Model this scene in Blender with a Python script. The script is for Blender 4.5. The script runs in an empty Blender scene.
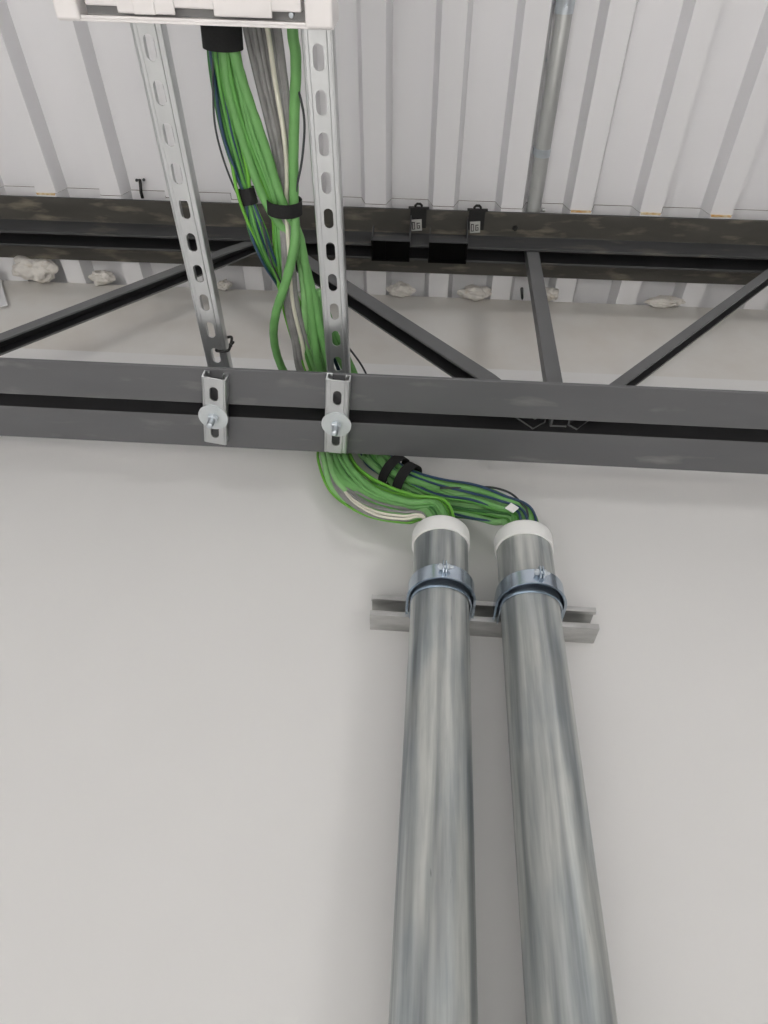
import bpy, bmesh, math, random
from mathutils import Vector, Matrix, noise
random.seed(7)
S = bpy.context.scene
COL = S.collection
CZ = 1.6                                    # camera height above the floor (a lift platform)
FL = 662.16

# ------------------------------------------------------------------ camera
def cam_axes(pitch, yaw, roll):
    cp, sp, cy, sy = math.cos(pitch), math.sin(pitch), math.cos(yaw), math.sin(yaw)
    f = Vector((-sy*cp, cy*cp, sp)); r = Vector((cy, sy, 0)); u = r.cross(f)
    c, s = math.cos(roll), math.sin(roll)
    return c*r + s*u, -s*r + c*u, f
AR, AU, AF = cam_axes(.7705, .0652, .0998)
C0 = Vector((0, 0, CZ))
cam = bpy.data.cameras.new('camera'); camo = bpy.data.objects.new('camera', cam); COL.objects.link(camo)
cam.sensor_fit = 'HORIZONTAL'; cam.sensor_width = 36; cam.lens = FL*36/768; cam.clip_start = .01
M = Matrix((AR, AU, -AF)).transposed().to_4x4(); M.translation = C0
camo.matrix_world = M
S.camera = camo
def ray(x, y): return AF + AR*((x-384)/FL) - AU*((y-512)/FL)
def atz(x, y, z):                            # the point of a horizontal plane seen at a pixel
    d = ray(x, y); return C0 + d*((z-CZ)/d.z)
def aty(x, y, Y):                            # the point of an upright plane parallel to the wall
    d = ray(x, y); return C0 + d*(Y/d.y)
def depth(p): return (p-C0).dot(AF)

# ------------------------------------------------------------------ materials
def mat(name, col, rough=.5, metal=0., noise_amt=0., scale=(8, 8, 8), bump=0., col2=None, detail=4, lo=.35, hi=.65, bscale=None, coat=0):
    m = bpy.data.materials.new(name); m.use_nodes = True; nt = m.node_tree; N, L = nt.nodes, nt.links
    b = N['Principled BSDF']; b.inputs['Roughness'].default_value = rough; b.inputs['Metallic'].default_value = metal
    b.inputs['Base Color'].default_value = (*col, 1); b.inputs['Coat Weight'].default_value = coat
    if noise_amt or bump or col2:
        tc = N.new('ShaderNodeTexCoord'); mp = N.new('ShaderNodeMapping'); mp.inputs['Scale'].default_value = scale
        L.new(tc.outputs['Object'], mp.inputs['Vector'])
        no = N.new('ShaderNodeTexNoise'); no.inputs['Scale'].default_value = 1; no.inputs['Detail'].default_value = detail
        L.new(mp.outputs[0], no.inputs['Vector'])
        rp = N.new('ShaderNodeValToRGB'); rp.color_ramp.elements[0].position = lo; rp.color_ramp.elements[1].position = hi
        c2 = col2 or tuple(c*(1-noise_amt) for c in col)
        rp.color_ramp.elements[0].color = (*c2, 1); rp.color_ramp.elements[1].color = (*col, 1)
        L.new(no.outputs['Fac'], rp.inputs['Fac']); L.new(rp.outputs['Color'], b.inputs['Base Color'])
        if bump:
            bp = N.new('ShaderNodeBump'); bp.inputs['Strength'].default_value = bump; bp.inputs['Distance'].default_value = .002
            L.new(no.outputs['Fac'], bp.inputs['Height']); L.new(bp.outputs[0], b.inputs['Normal'])
    return m
def mix_layer(m, col, scale, lo, hi, amount=1., detail=5, vec_offset=0):
    """a second layer of wear (dust, stain) over a material's base colour"""
    nt = m.node_tree; N, L = nt.nodes, nt.links; b = N['Principled BSDF']
    tc = N.new('ShaderNodeTexCoord'); mp = N.new('ShaderNodeMapping'); mp.inputs['Scale'].default_value = scale
    mp.inputs['Location'].default_value = (vec_offset,)*3
    L.new(tc.outputs['Object'], mp.inputs['Vector'])
    no = N.new('ShaderNodeTexNoise'); no.inputs['Scale'].default_value = 1; no.inputs['Detail'].default_value = detail
    L.new(mp.outputs[0], no.inputs['Vector'])
    mr = N.new('ShaderNodeMapRange'); mr.inputs[1].default_value = lo; mr.inputs[2].default_value = hi
    mr.inputs[4].default_value = amount
    L.new(no.outputs['Fac'], mr.inputs[0])
    mx = N.new('ShaderNodeMix'); mx.data_type = 'RGBA'; mx.inputs[7].default_value = (*col, 1)
    src = b.inputs['Base Color'].links
    if src: L.new(src[0].from_socket, mx.inputs[6])
    else: mx.inputs[6].default_value = b.inputs['Base Color'].default_value
    L.new(mr.outputs[0], mx.inputs[0]); L.new(mx.outputs[2], b.inputs['Base Color'])
    return m

MT = {}
MT['deck'] = mat('white_deck_paint', (.80, .795, .82), .62, 0, .04, (3, .6, 3))
MT['deck2'] = mat('white_deck_lap', (.77, .765, .785), .62, 0, .05, (6, 6, 6))
MT['edge'] = mat('lap_shadow_edge', (.16, .13, .10), .8, 0, .3, (60, 60, 60))  # dark brown lap edge, coloured to read as the shadow gap between sheets
MT['rust'] = mat('rust_edge', (.52, .27, .05), .8, 0, .4, (60, 60, 60), col2=(.70, .62, .45))
MT['chord'] = mix_layer(mat('grey_joist_paint', (.122, .124, .130), .42, 0, .08, (5, 20, 20)), (.30, .30, .29), (7, 25, 25), .60, .76, .5, vec_offset=3)
MT['topchord'] = mix_layer(mat('dusty_joist_paint', (.048, .049, .051), .6, 0, .25, (5, 20, 20)), (.20, .18, .14), (9, 32, 32), .58, .80, .6, vec_offset=9)
MT['inner_shade'] = mat('dark_inner_shade', (.022, .022, .024), .6, 0, .2, (20, 20, 20))  # near-black colour standing in for shade in the chord gap and web cavities
MT['dusty'] = mix_layer(mat('overspray_on_joist', (.078, .073, .064), .7, 0, .3, (6, 18, 18)), (.24, .21, .16), (9, 34, 34), .54, .70, .75, vec_offset=9)
MT['web'] = mat('web_paint', (.115, .117, .12), .45, 0, .12, (12, 12, 12))
MT['strut'] = mat('pregalvanized_strut', (.68, .695, .705), .29, .88, .10, (25, 6, 25))
MT['strutw'] = mat('wall_strut_zinc', (.56, .56, .55), .34, .75, .35, (14, 40, 40), detail=6)
MT['zinc'] = mat('bright_zinc', (.70, .75, .80), .28, .8, .08, (60, 60, 60))
MT['washer'] = mat('satin_zinc_washer', (.66, .70, .72), .42, .5, .05, (60, 60, 60))
MT['strap'] = mat('blue_zinc_strap', (.55, .63, .72), .22, .92, .12, (50, 50, 50))
MT['emt'] = mat('grey_thinwall_tube', (.66, .67, .665), .36, .6, .25, (30, 3, 30))
MT['bush'] = mat('white_plastic', (.84, .845, .83), .45)
MT['box'] = mat('white_powder_coat', (.83, .80, .80), .4, 0, .03, (10, 10, 10))
MT['boxdark'] = mat('slot_gap_shade', (.34, .34, .34), .6, 0, .1, (30, 30, 30))
MT['black'] = mat('black_fabric_tie', (.012, .012, .013), .85, 0, .3, (400, 400, 400))
MT['blackp'] = mat('black_plastic', (.012, .012, .012), .6, 0, .2, (40, 40, 40))
MT['blackest'] = mat('seat_box_shade', (.004, .004, .004), .9, 0, .1, (40, 40, 40))  # extra black inside the brackets, deepens the shade in their openings
MT['blacks'] = mat('black_coated_steel', (.022, .022, .021), .55, 0, .3, (40, 40, 40))
MT['sticker'] = mat('pale_sticker', (.55, .55, .53), .6, 0, .1, (80, 80, 80))
MT['floor'] = mat('pale_concrete', (.56, .55, .53), .5, 0, .1, (2, 2, 2))
MT['fluff'] = mix_layer(mat('pale_mineral_wool', (.74, .71, .67), .95, 0, .15, (60, 60, 60), bump=.2), (.50, .42, .32), (38, 38, 38), .56, .74, .7, vec_offset=2)
MT['g_thin'] = mat('green_jacket', (.11, .33, .07), .42, 0, .12, (30, 30, 30))
MT['g_bright'] = mat('bright_green_jacket', (.15, .43, .05), .42, 0, .1, (30, 30, 30))
MT['g_dark'] = mat('dark_green_jacket', (.05, .18, .05), .45, 0, .12, (30, 30, 30))
MT['g_thick'] = mat('pale_green_jacket', (.16, .39, .12), .45, 0, .12, (40, 40, 40))
MT['g_pale'] = mat('pale_green_sheath', (.26, .53, .205), .45, 0, .12, (40, 40, 40))
MT['blue'] = mat('blue_jacket', (.03, .065, .13), .4, 0, .1, (30, 30, 30))
MT['grey'] = mat('grey_jacket', (.27, .265, .265), .5, 0, .2, (60, 60, 60))
MT['cream'] = mat('cream_jacket', (.70, .68, .58), .5, 0, .05, (40, 40, 40))
MT['dark'] = mat('charcoal_jacket', (.045, .05, .055), .4, 0, .1, (30, 30, 30))

MT['blackest'].node_tree.nodes['Principled BSDF'].inputs['Specular IOR Level'].default_value = .05
def galv_mat():
    m = bpy.data.materials.new('hot_dip_galvanized'); m.use_nodes = True; nt = m.node_tree; N, L = nt.nodes, nt.links
    b = N['Principled BSDF']; b.inputs['Metallic'].default_value = .5; b.inputs['Roughness'].default_value = .40
    tc = N.new('ShaderNodeTexCoord')
    oi = N.new('ShaderNodeObjectInfo')
    add = N.new('ShaderNodeVectorMath'); add.operation = 'MULTIPLY_ADD'
    cv = N.new('ShaderNodeCombineXYZ'); L.new(oi.outputs['Random'], cv.inputs[0]); L.new(oi.outputs['Random'], cv.inputs[2])
    L.new(cv.outputs[0], add.inputs[0]); add.inputs[1].default_value = (7, 7, 7); L.new(tc.outputs['Object'], add.inputs[2])
    def noise_n(sc, det, rough=.5, dist=0):
        mp = N.new('ShaderNodeMapping'); mp.inputs['Scale'].default_value = sc; L.new(add.outputs[0], mp.inputs['Vector'])
        n = N.new('ShaderNodeTexNoise'); n.inputs['Scale'].default_value = 1; n.inputs['Detail'].default_value = det
        n.inputs['Roughness'].default_value = rough; n.inputs['Distortion'].default_value = dist
        L.new(mp.outputs[0], n.inputs['Vector']); return n
    a = noise_n((46, 46, 2.6), 3, .45, .3)              # long pull streaks
    c = noise_n((120, 120, 9), 4, .6)                   # finer streaks
    d = noise_n((16, 16, 7), 3, .5)                     # cloudy blue-grey blotches
    r1 = N.new('ShaderNodeValToRGB'); e = r1.color_ramp.elements
    e[0].position = .33; e[0].color = (.235, .25, .255, 1); e[1].position = .64; e[1].color = (.60, .61, .59, 1)
    L.new(a.outputs['Fac'], r1.inputs[0])
    r2 = N.new('ShaderNodeValToRGB'); e = r2.color_ramp.elements
    e[0].position = .35; e[0].color = (.80, .82, .83, 1); e[1].position = .6; e[1].color = (1, 1, 1, 1)
    L.new(c.outputs['Fac'], r2.inputs[0])
    r3 = N.new('ShaderNodeValToRGB'); e = r3.color_ramp.elements
    e[0].position = .36; e[0].color = (.80, .84, .88, 1); e[1].position = .58; e[1].color = (1, 1, .99, 1)
    L.new(d.outputs['Fac'], r3.inputs[0])
    m1 = N.new('ShaderNodeMix'); m1.data_type = 'RGBA'; m1.blend_type = 'MULTIPLY'; m1.inputs[0].default_value = 1
    L.new(r1.outputs[0], m1.inputs[6]); L.new(r2.outputs[0], m1.inputs[7])
    m2 = N.new('ShaderNodeMix'); m2.data_type = 'RGBA'; m2.blend_type = 'MULTIPLY'; m2.inputs[0].default_value = 1
    L.new(m1.outputs[2], m2.inputs[6]); L.new(r3.outputs[0], m2.inputs[7])
    k = noise_n((150, 150, 22), 2, .6)                  # small dark scuffs
    mk = N.new('ShaderNodeMapRange'); mk.inputs[1].default_value = .74; mk.inputs[2].default_value = .80; mk.inputs[4].default_value = .6
    L.new(k.outputs['Fac'], mk.inputs[0])
    m3 = N.new('ShaderNodeMix'); m3.data_type = 'RGBA'; m3.inputs[7].default_value = (.06, .065, .065, 1)
    L.new(mk.outputs[0], m3.inputs[0]); L.new(m2.outputs[2], m3.inputs[6])
    L.new(m3.outputs[2], b.inputs['Base Color'])
    mr = N.new('ShaderNodeMapRange'); mr.inputs[3].default_value = .42; mr.inputs[4].default_value = .58
    L.new(a.outputs['Fac'], mr.inputs[0]); L.new(mr.outputs[0], b.inputs['Roughness'])
    bp = N.new('ShaderNodeBump'); bp.inputs['Strength'].default_value = .12; bp.inputs['Distance'].default_value = .002
    L.new(a.outputs['Fac'], bp.inputs['Height']); L.new(bp.outputs[0], b.inputs['Normal'])
    return m
MT['galv'] = galv_mat()

# ------------------------------------------------------------------ mesh helpers
def link(name, bm, m, parent=None, smooth=False, bevel=0, label=None):
    bmesh.ops.recalc_face_normals(bm, faces=bm.faces)
    me = bpy.data.meshes.new(name); bm.to_mesh(me); bm.free()
    for k in (m if isinstance(m, (list, tuple)) else [m]): me.materials.append(k)
    o = bpy.data.objects.new(name, me); COL.objects.link(o)
    if parent:
        o.parent = parent; o.matrix_parent_inverse = Matrix.Translation(-parent.location)
    if smooth:
        for p in me.polygons: p.use_smooth = True
    if bevel:
        b = o.modifiers.new('bevel', 'BEVEL'); b.width = bevel; b.segments = 2; b.limit_method = 'ANGLE'; b.angle_limit = math.radians(40)
    if label: o['label'] = label
    return o
def tag(o, label, cat, group=None):
    o['label'] = label; o['category'] = cat
    if group: o['group'] = group
    return o
def thing(name, loc, label, cat, group=None):
    o = bpy.data.objects.new(name, None); o.location = loc; o.empty_display_size = .05; COL.objects.link(o)
    return tag(o, label, cat, group)
def structure(o): o['kind'] = 'structure'; return o
def box(bm, a, b, mi=0):
    x0, y0, z0 = a; x1, y1, z1 = b
    v = [bm.verts.new(p) for p in ((x0,y0,z0),(x1,y0,z0),(x1,y1,z0),(x0,y1,z0),(x0,y0,z1),(x1,y0,z1),(x1,y1,z1),(x0,y1,z1))]
    for f in ((0,1,2,3),(4,5,6,7),(0,1,5,4),(1,2,6,5),(2,3,7,6),(3,0,4,7)):
        fc = bm.faces.new([v[i] for i in f]); fc.material_index = mi
def prism(bm, prof, p0, p1, ex, ey, mi=0, closed=True):
    """sweep a closed 2-D profile from p0 to p1 along fixed axes ex, ey"""
    a = [bm.verts.new(p0 + ex*u + ey*v) for u, v in prof]; b = [bm.verts.new(p1 + ex*u + ey*v) for u, v in prof]
    n = len(prof)
    for i in range(n):
        f = bm.faces.new((a[i], a[(i+1) % n], b[(i+1) % n], b[i])); f.material_index = mi
    for q in (a, list(reversed(b))):
        f = bm.faces.new(q); f.material_index = mi
def lathe(bm, prof, c, ax=Vector((0,0,1)), n=48, mi=0, close=False):
    """revolve (radius, height) pairs round an axis"""
    ax = ax.normalized(); e1 = ax.orthogonal().normalized(); e2 = ax.cross(e1)
    rings = []
    for r, h in prof:
        rings.append([bm.verts.new(c + ax*h + (e1*math.cos(t) + e2*math.sin(t))*r) for t in (2*math.pi*i/n for i in range(n))])
    pairs = list(zip(rings, rings[1:])) + ([(rings[-1], rings[0])] if close else [])
    for a, b in pairs:
        for i in range(n):
            f = bm.faces.new((a[i], a[(i+1) % n], b[(i+1) % n], b[i])); f.material_index = mi
    if not close:
        for q in (rings[0], rings[-1]):
            if prof[0][0] > 1e-5: f = bm.faces.new(q); f.material_index = mi
def catmull(P, per=10):
    out = []
    Q = [P[0]*2-P[1]] + P + [P[-1]*2-P[-2]]
    for i in range(1, len(Q)-2):
        p0, p1, p2, p3 = Q[i-1:i+3]
        for k in range(per):
            t = k/per
            out.append(.5*((2*p1) + (p2-p0)*t + (2*p0-5*p1+4*p2-p3)*t*t + (3*p1-p0-3*p2+p3)*t**3))
    out.append(P[-1]); return out
def tube(bm, pts, r, n=8, ridge=0, pitch=.03, mi=0):
    t = (pts[1]-pts[0]).normalized(); e = t.orthogonal().normalized(); s = 0; rings = []
    for i, p in enumerate(pts):
        t = (pts[min(i+1, len(pts)-1)] - pts[max(i-1, 0)]).normalized()
        e = (e - t*e.dot(t)).normalized(); f = t.cross(e)
        if i: s += (p-pts[i-1]).length
        ring = []
        for k in range(n):
            a = 2*math.pi*k/n; rr = r*(1 + ridge*math.cos(3*a - s*2*math.pi/pitch)) if ridge else r
            ring.append(bm.verts.new(p + (e*math.cos(a) + f*math.sin(a))*rr))
        rings.append(ring)
    for a, b in zip(rings, rings[1:]):
        for k in range(n):
            q = bm.faces.new((a[k], a[(k+1) % n], b[(k+1) % n], b[k])); q.material_index = mi
    bm.faces.new(rings[0]).material_index = mi; bm.faces.new(rings[-1]).material_index = mi

# ------------------------------------------------------------------ measured places (heights above floor)
ZB = CZ + .9674; YN, YF, GN, GF = .6567, .8394, .7339, .762; LEG = .0762
LEGT = .067; YT = GN - LEGT
ZT = CZ + 1.7305; ZV = ZT - LEG
YW = .9061; YC = .8256; X1, X2 = .0456, .1828; RC = .04445
ZS = CZ + 1.0492; SD = .0081
X, Y, Z = Vector((1,0,0)), Vector((0,1,0)), Vector((0,0,1))

# ------------------------------------------------------------------ the room
bm = bmesh.new(); box(bm, (-4, -5, -.1), (4, YW+.12, 0)); structure(link('floor', bm, MT['floor']))
bm = bmesh.new(); box(bm, (4, -5, 0), (4.1, YW+.12, ZT)); structure(link('right_light_block', bm, mat('light_block_paint', (.25, .24, .23), .6, 0, .03, (3, 3, 3))))  # unseen side wall added to cut the light from the right
# front wall: finished paint up to a cut line, raw taped board above it
zp = aty(50, 349.5, YW).z
m = mat('wall_paint', (.735, .728, .722), .6, 0, .02, (3, 3, 3))
nt = m.node_tree; N, L = nt.nodes, nt.links; b = N['Principled BSDF']
tc = N.new('ShaderNodeTexCoord'); sp = N.new('ShaderNodeSeparateXYZ'); L.new(tc.outputs['Object'], sp.inputs[0])
mr = N.new('ShaderNodeMapRange'); mr.inputs[1].default_value = zp-.002; mr.inputs[2].default_value = zp+.002; L.new(sp.outputs['Z'], mr.inputs[0])
raw = N.new('ShaderNodeTexNoise'); raw.inputs['Scale'].default_value = 5; raw.inputs['Detail'].default_value = 5
L.new(tc.outputs['Object'], raw.inputs['Vector'])
rr = N.new('ShaderNodeValToRGB'); rr.color_ramp.elements[0].color = (.63, .60, .56, 1); rr.color_ramp.elements[1].color = (.69, .675, .65, 1)
rr.color_ramp.elements[0].position = .35; rr.color_ramp.elements[1].position = .6
L.new(raw.outputs['Fac'], rr.inputs[0])
mx = N.new('ShaderNodeMix'); mx.data_type = 'RGBA'
L.new(b.inputs['Base Color'].links[0].from_socket, mx.inputs[6]); L.new(rr.outputs[0], mx.inputs[7])
L.new(mr.outputs[0], mx.inputs[0]); L.new(mx.outputs[2], b.inputs['Base Color'])
bm = bmesh.new(); box(bm, (-4, YW, 0), (4, YW+.12, ZT-.0006)); structure(link('wall_front', bm, m))

# fluted roof deck, two lapped sheets; flutes run towards the wall
xa = atz(380, 206, ZT); xb = atz(380, 206, ZT)
def xc_at(px):                                # x of a flute at the near edge of the joist, from its place along the chord
    A = Vector((0, YN, ZT)); d = ray(px, 193 + .0375*px + 0); return (C0 + d*((ZT-CZ)/d.z)).x
PITCH = (xc_at(709) - xc_at(36))/10
RIBW = .053; SL = .013; DH = .042
def deck_sheet(bm, y0, y1, z, t=.0012, mi=0, edge_mi=0):
    prof_low = []; edge = edge_mi
    n0 = -22
    for k in range(n0, 26):
        xl = xc_at(36) + k*PITCH
        prof_low += [(xl-SL, z+DH), (xl, z), (xl+RIBW, z), (xl+RIBW+SL, z+DH)]
    for (ua, va), (ub, vb) in zip(prof_low, prof_low[1:]):
        s0, s1 = SD*(y0-YN), SD*(y1-YN)
        v = [bm.verts.new(p) for p in ((ua+s0,y0,va),(ub+s0,y0,vb),(ub+s1,y1,vb),(ua+s1,y1,va),(ua+s0,y0,va+t),(ub+s0,y0,vb+t),(ub+s1,y1,vb+t),(ua+s1,y1,va+t))]
        for f in ((3,2,1,0),(4,5,6,7),(0,1,5,4),(2,3,7,6)):
            q = bm.faces.new([v[i] for i in f]); q.material_index = edge if f == (0,1,5,4) else mi
bm = bmesh.new()
deck_sheet(bm, -4.0, .71, ZT+.0044, .0014)
deck_sheet(bm, .6605, YW+.12, ZT+.0004, .0038, 1, 3)
bm.normal_update()
for k in range(-8, 12):                        # rusty cut edge on the flute bottoms at the lap
    xl = xc_at(36) + k*PITCH + SD*(.66-YN)
    if k in (0, 8, 9, 10): box(bm, (xl+.002, .6597, ZT+.0000), (xl+RIBW-.002, .6640, ZT+.0042), 2)
structure(link('ceiling', bm, [MT['deck'], MT['deck2'], MT['rust'], MT['edge']]))

# ------------------------------------------------------------------ open web steel joist
joist = thing('steel_joist', (0, (GN+GF)/2, ZB), 'dark grey open web steel joist running across in front of the wall', 'joist')
T = .0065
def angle(p_in, sgn_y, sgn_z, m, name, fl=LEG):
    """equal leg angle along X; heel at (y=p_in[0], z=p_in[1]); flange to sgn_y, stem to sgn_z"""
    prof = [(0,0),(fl*sgn_y,0),(fl*sgn_y,T*sgn_z),(T*sgn_y,T*sgn_z),(T*sgn_y,LEG*sgn_z),(0,LEG*sgn_z)]
    bm = bmesh.new(); prism(bm, prof, Vector((-2.6, p_in[0], p_in[1])), Vector((2.6, p_in[0], p_in[1])), Y, Z)
    bm.normal_update()
    for f in bm.faces:
        c = f.calc_center_median(); n = f.normal
        if abs(c.y-p_in[0]) < 1e-4 and abs(n.y) > .9: f.material_index = 1          # faces inside the narrow gap painted dark in place of shade
        elif sgn_z < 0 and abs(n.z) > .9 and abs(c.z-(p_in[1]-T)) < 1e-4: f.material_index = 2   # overspray dust on the underside
    link(name, bm, [m, MT['inner_shade'], MT['dusty']], joist, bevel=.0015)
LEGN = GN - YN
angle((GN, ZT), -1, -1, MT['topchord'], 'top_chord', LEGT); angle((GF, ZT), 1, -1, MT['topchord'], 'top_chord', .073)
angle((GN, ZB), -1, 1, MT['chord'], 'bottom_chord'); angle((GF, ZB), 1, 1, MT['chord'], 'bottom_chord')
YM = (GN+GF)/2
def web(pa, pb, w, d):
    """web member between two pixels of the joist's own plane: a channel open downwards, crimped into the chord gap at both ends"""
    a, b = aty(*pa, YM-d/2), aty(*pb, YM-d/2)
    a.y = b.y = YM
    if a.z < b.z: a, b = b, a
    t = (b-a).normalized(); up = Vector((-t.z, 0, t.x))
    if up.z < 0: up = -up
    th = .004
    def prof(d, w): return [(-d/2, -w/2), (-d/2, w/2), (d/2, w/2), (d/2, -w/2), (d/2-th, -w/2), (d/2-th, w/2-th), (-d/2+th, w/2-th), (-d/2+th, -w/2)]
    def at_z(z): return a + t*((z-a.z)/t.z)
    m = abs(up.z)*w/2
    secs = [(at_z(ZT-.02), .0265), (at_z(ZV-.004-m*.6), .0265), (at_z(ZV-.045-m), d), (at_z(ZB+LEG+.03+m), d), (at_z(ZB+LEG+.002+m*.6), .0265), (at_z(ZB+.015), .0265)]
    bm = bmesh.new(); rings = []
    for c, dd in secs: rings.append([bm.verts.new(c + Y*u + up*v) for u, v in prof(dd, w)])
    for A, B in zip(rings, rings[1:]):
        for k in range(8): bm.faces.new((A[k], A[(k+1) % 8], B[(k+1) % 8], B[k])).material_index = 1 if k in (4, 5, 6) else 0  # inside of the channel coloured dark for its shade
    bm.faces.new(rings[0]); bm.faces.new(rings[-1])
    link('web_member', bm, [MT['web'], MT['inner_shade']], joist)
web((-60, 360), (258, 238), .027, .031)
web((320, 268.5), (510, 391.6), .034, .036)
web((532, 247), (558, 400), .030, .026)
web((790, 257), (600, 397), .021, .030)

# ------------------------------------------------------------------ slotted strut
def slotted(bm, L_, W, H, slots, slot_l, slot_w, t=.0026, lip=.0095, ret=.007, band=.0095):
    """slotted strut channel along +Y from 0 to L_, back (slotted) face down at z=0, open side up"""
    def plate(z0, z1):
        h = slot_l/2; r = slot_w/2; n = 8; w = W/2
        ring = []
        for i in range(n+1): a = math.pi*i/n; ring.append((r*math.cos(a), (h-r)+r*math.sin(a)))
        for i in range(n+1): a = math.pi + math.pi*i/n; ring.append((r*math.cos(a), -(h-r)+r*math.sin(a)))
        edges = [0.0] + [(a+b)/2 for a, b in zip(slots, slots[1:])] + [L_]
        for c, ya, yb in zip(slots, edges, edges[1:]):
            out = []
            for i, (x, y) in enumerate(ring):
                if i <= n:
                    f = i/n; k = (yb-c)
                    px, py = (w, k) if f in (0.,) else ((-w, k) if f == 1. else (w*math.cos(math.pi*f), k))
                else:
                    f = (i-n-1)/n; k = (ya-c)
                    px, py = (-w, k) if f == 0. else ((w, k) if f == 1. else (-w*math.cos(math.pi*f), k))
                out.append((px, py))
            N_ = len(ring)
            vs = {}
            for z in (z0, z1):
                vs[z] = ([bm.verts.new((x, c+y, z)) for x, y in ring], [bm.verts.new((x, c+y, z)) for x, y in out])
                for i in range(N_):
                    j = (i+1) % N_
                    bm.faces.new((vs[z][0][i], vs[z][0][j], vs[z][1][j], vs[z][1][i]))
            for i in range(N_):
                j = (i+1) % N_; bm.faces.new((vs[z0][0][i], vs[z0][0][j], vs[z1][0][j], vs[z1][0][i]))
            for z in (z0, z1): pass
            e0, e1 = [v for v in vs[z0][1]], [v for v in vs[z1][1]]
            for i in range(N_):
                if abs(out[i][1]-out[(i+1) % N_][1]) < 1e-9 and (abs(out[i][1]+c) < 1e-6 or abs(out[i][1]+c-L_) < 1e-6):
                    j = (i+1) % N_; bm.faces.new((e0[i], e0[j], e1[j], e1[i]))
    wflat = W/2 - band
    W0 = W; W = 2*wflat; plate(0.0, t); W = W0
    for s in (-1, 1):
        # rounded corner with a shallow shoulder, wall, lip and return, as one swept sheet
        path = [(wflat, 0), (wflat+.0012, .0014), (W/2-.0038, .0014), (W/2-.0030, .0002), (W/2-.0012, .0006), (W/2, .0022), (W/2, H-.0015), (W/2-.0015, H), (W/2-lip, H), (W/2-lip, H-ret)]
        inner = [(W/2-lip+t*.7, H-ret), (W/2-lip+t*.7, H-t), (W/2-t, H-t), (W/2-t, t+.002), (wflat+.001, t+.001), (wflat, t)]
        prof = [(s*x, z) for x, z in path+inner]
        prism(bm, prof, Vector((0,0,0)), Vector((0,L_,0)), X, Z)
WS, HS = .0430, .0217
PS = .0533
for xx, y0, nm, lab in ((-.3912, .2201, 'left', 'long slotted galvanized strut left of the green cables with a zip tie at its end'),
                        (-.1624, .2272, 'right', 'long slotted galvanized strut right of the green cables, running beside the thick green cable')):
    ys = -.42; bm = bmesh.new()
    # slot far end (towards the wall) was measured: y0 + i*pitch at its far tip
    c0 = y0 - .0158; first = c0 - ys; k = int(first/PS); s0 = first - k*PS
    Lg = .80 - ys; slots = []
    c = s0 if s0 > .018 else s0+PS
    while c < Lg-.018: slots.append(c); c += PS
    slotted(bm, Lg, WS, HS, slots, .0315, .0150)
    o = link('strut_channel', bm, MT['strut'])
    o.location = (xx - SD*(y0-ys)*1.0, ys, ZS); o.rotation_euler = (0, 0, -math.atan(SD))
    tag(o, lab, 'strut', 'long slotted struts above the joist')

# short clamp pieces under the bottom chord, with washer, nut and bolt
def hexnut(bm, c, ax, r, h):
    lathe(bm, [(r*.86,0),(r,.0008),(r,h-.0008),(r*.86,h)], c, ax, 6)
for i, (tip, tail, boltpx, lab) in enumerate((((213.4, 379), (215.2, 443.5), (213.3, 417), 'short slotted strut clamp bolted under the joist below the left strut, tilted slightly'),
                                  ((337.8, 381), (335.2, 453), (336.3, 424.5), 'short slotted strut clamp bolted under the joist below the right strut, just above the cables'))):
    zb_ = ZB - HS
    a, b2 = atz(*tip, zb_), atz(*tail, zb_)
    Lc = (b2-a).length; rot = math.atan2(-(b2.x-a.x), b2.y-a.y)
    t = thing('strut_clamp', (a.x, a.y, zb_), lab, 'clamp', 'strut clamps under the joist')
    bm = bmesh.new(); s1, s2 = Lc*.24, Lc*.83
    slotted(bm, Lc, .0425, HS, [Lc*.22, Lc*.80], .0300, .0150, band=(.0048, .0095)[i])
    mrot = Matrix.Translation(a) @ Matrix.Rotation(rot, 4, 'Z')
    bmesh.ops.transform(bm, matrix=mrot, verts=bm.verts)
    link('channel', bm, MT['strut'], t)
    p = atz(*boltpx, zb_-.001)
    bm = bmesh.new(); lathe(bm, [(.0045,0),(.0045,.0022),(.0272,.0022),(.0272,0)], Vector((p.x,p.y,zb_-.0023)), Z, 48, close=True)
    link('washer', bm, MT['washer'], t, label='round zinc washer')
    bm = bmesh.new(); hexnut(bm, Vector((p.x,p.y,zb_-.0113)), Z, .0100, .0090)
    link('nut', bm, MT['zinc'], t, bevel=.0005)
    bm = bmesh.new(); prof = [(.0001, -.026)]
    for k in range(13): prof += [(.0054, -.0255+k*.002), (.0062, -.0245+k*.002)]
    prof += [(.0060, .13), (.0001, .13)]
    lathe(bm, prof, Vector((p.x,p.y,zb_-.003)), Z, 16); link('bolt', bm, MT['zinc'], t, smooth=True)

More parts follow.
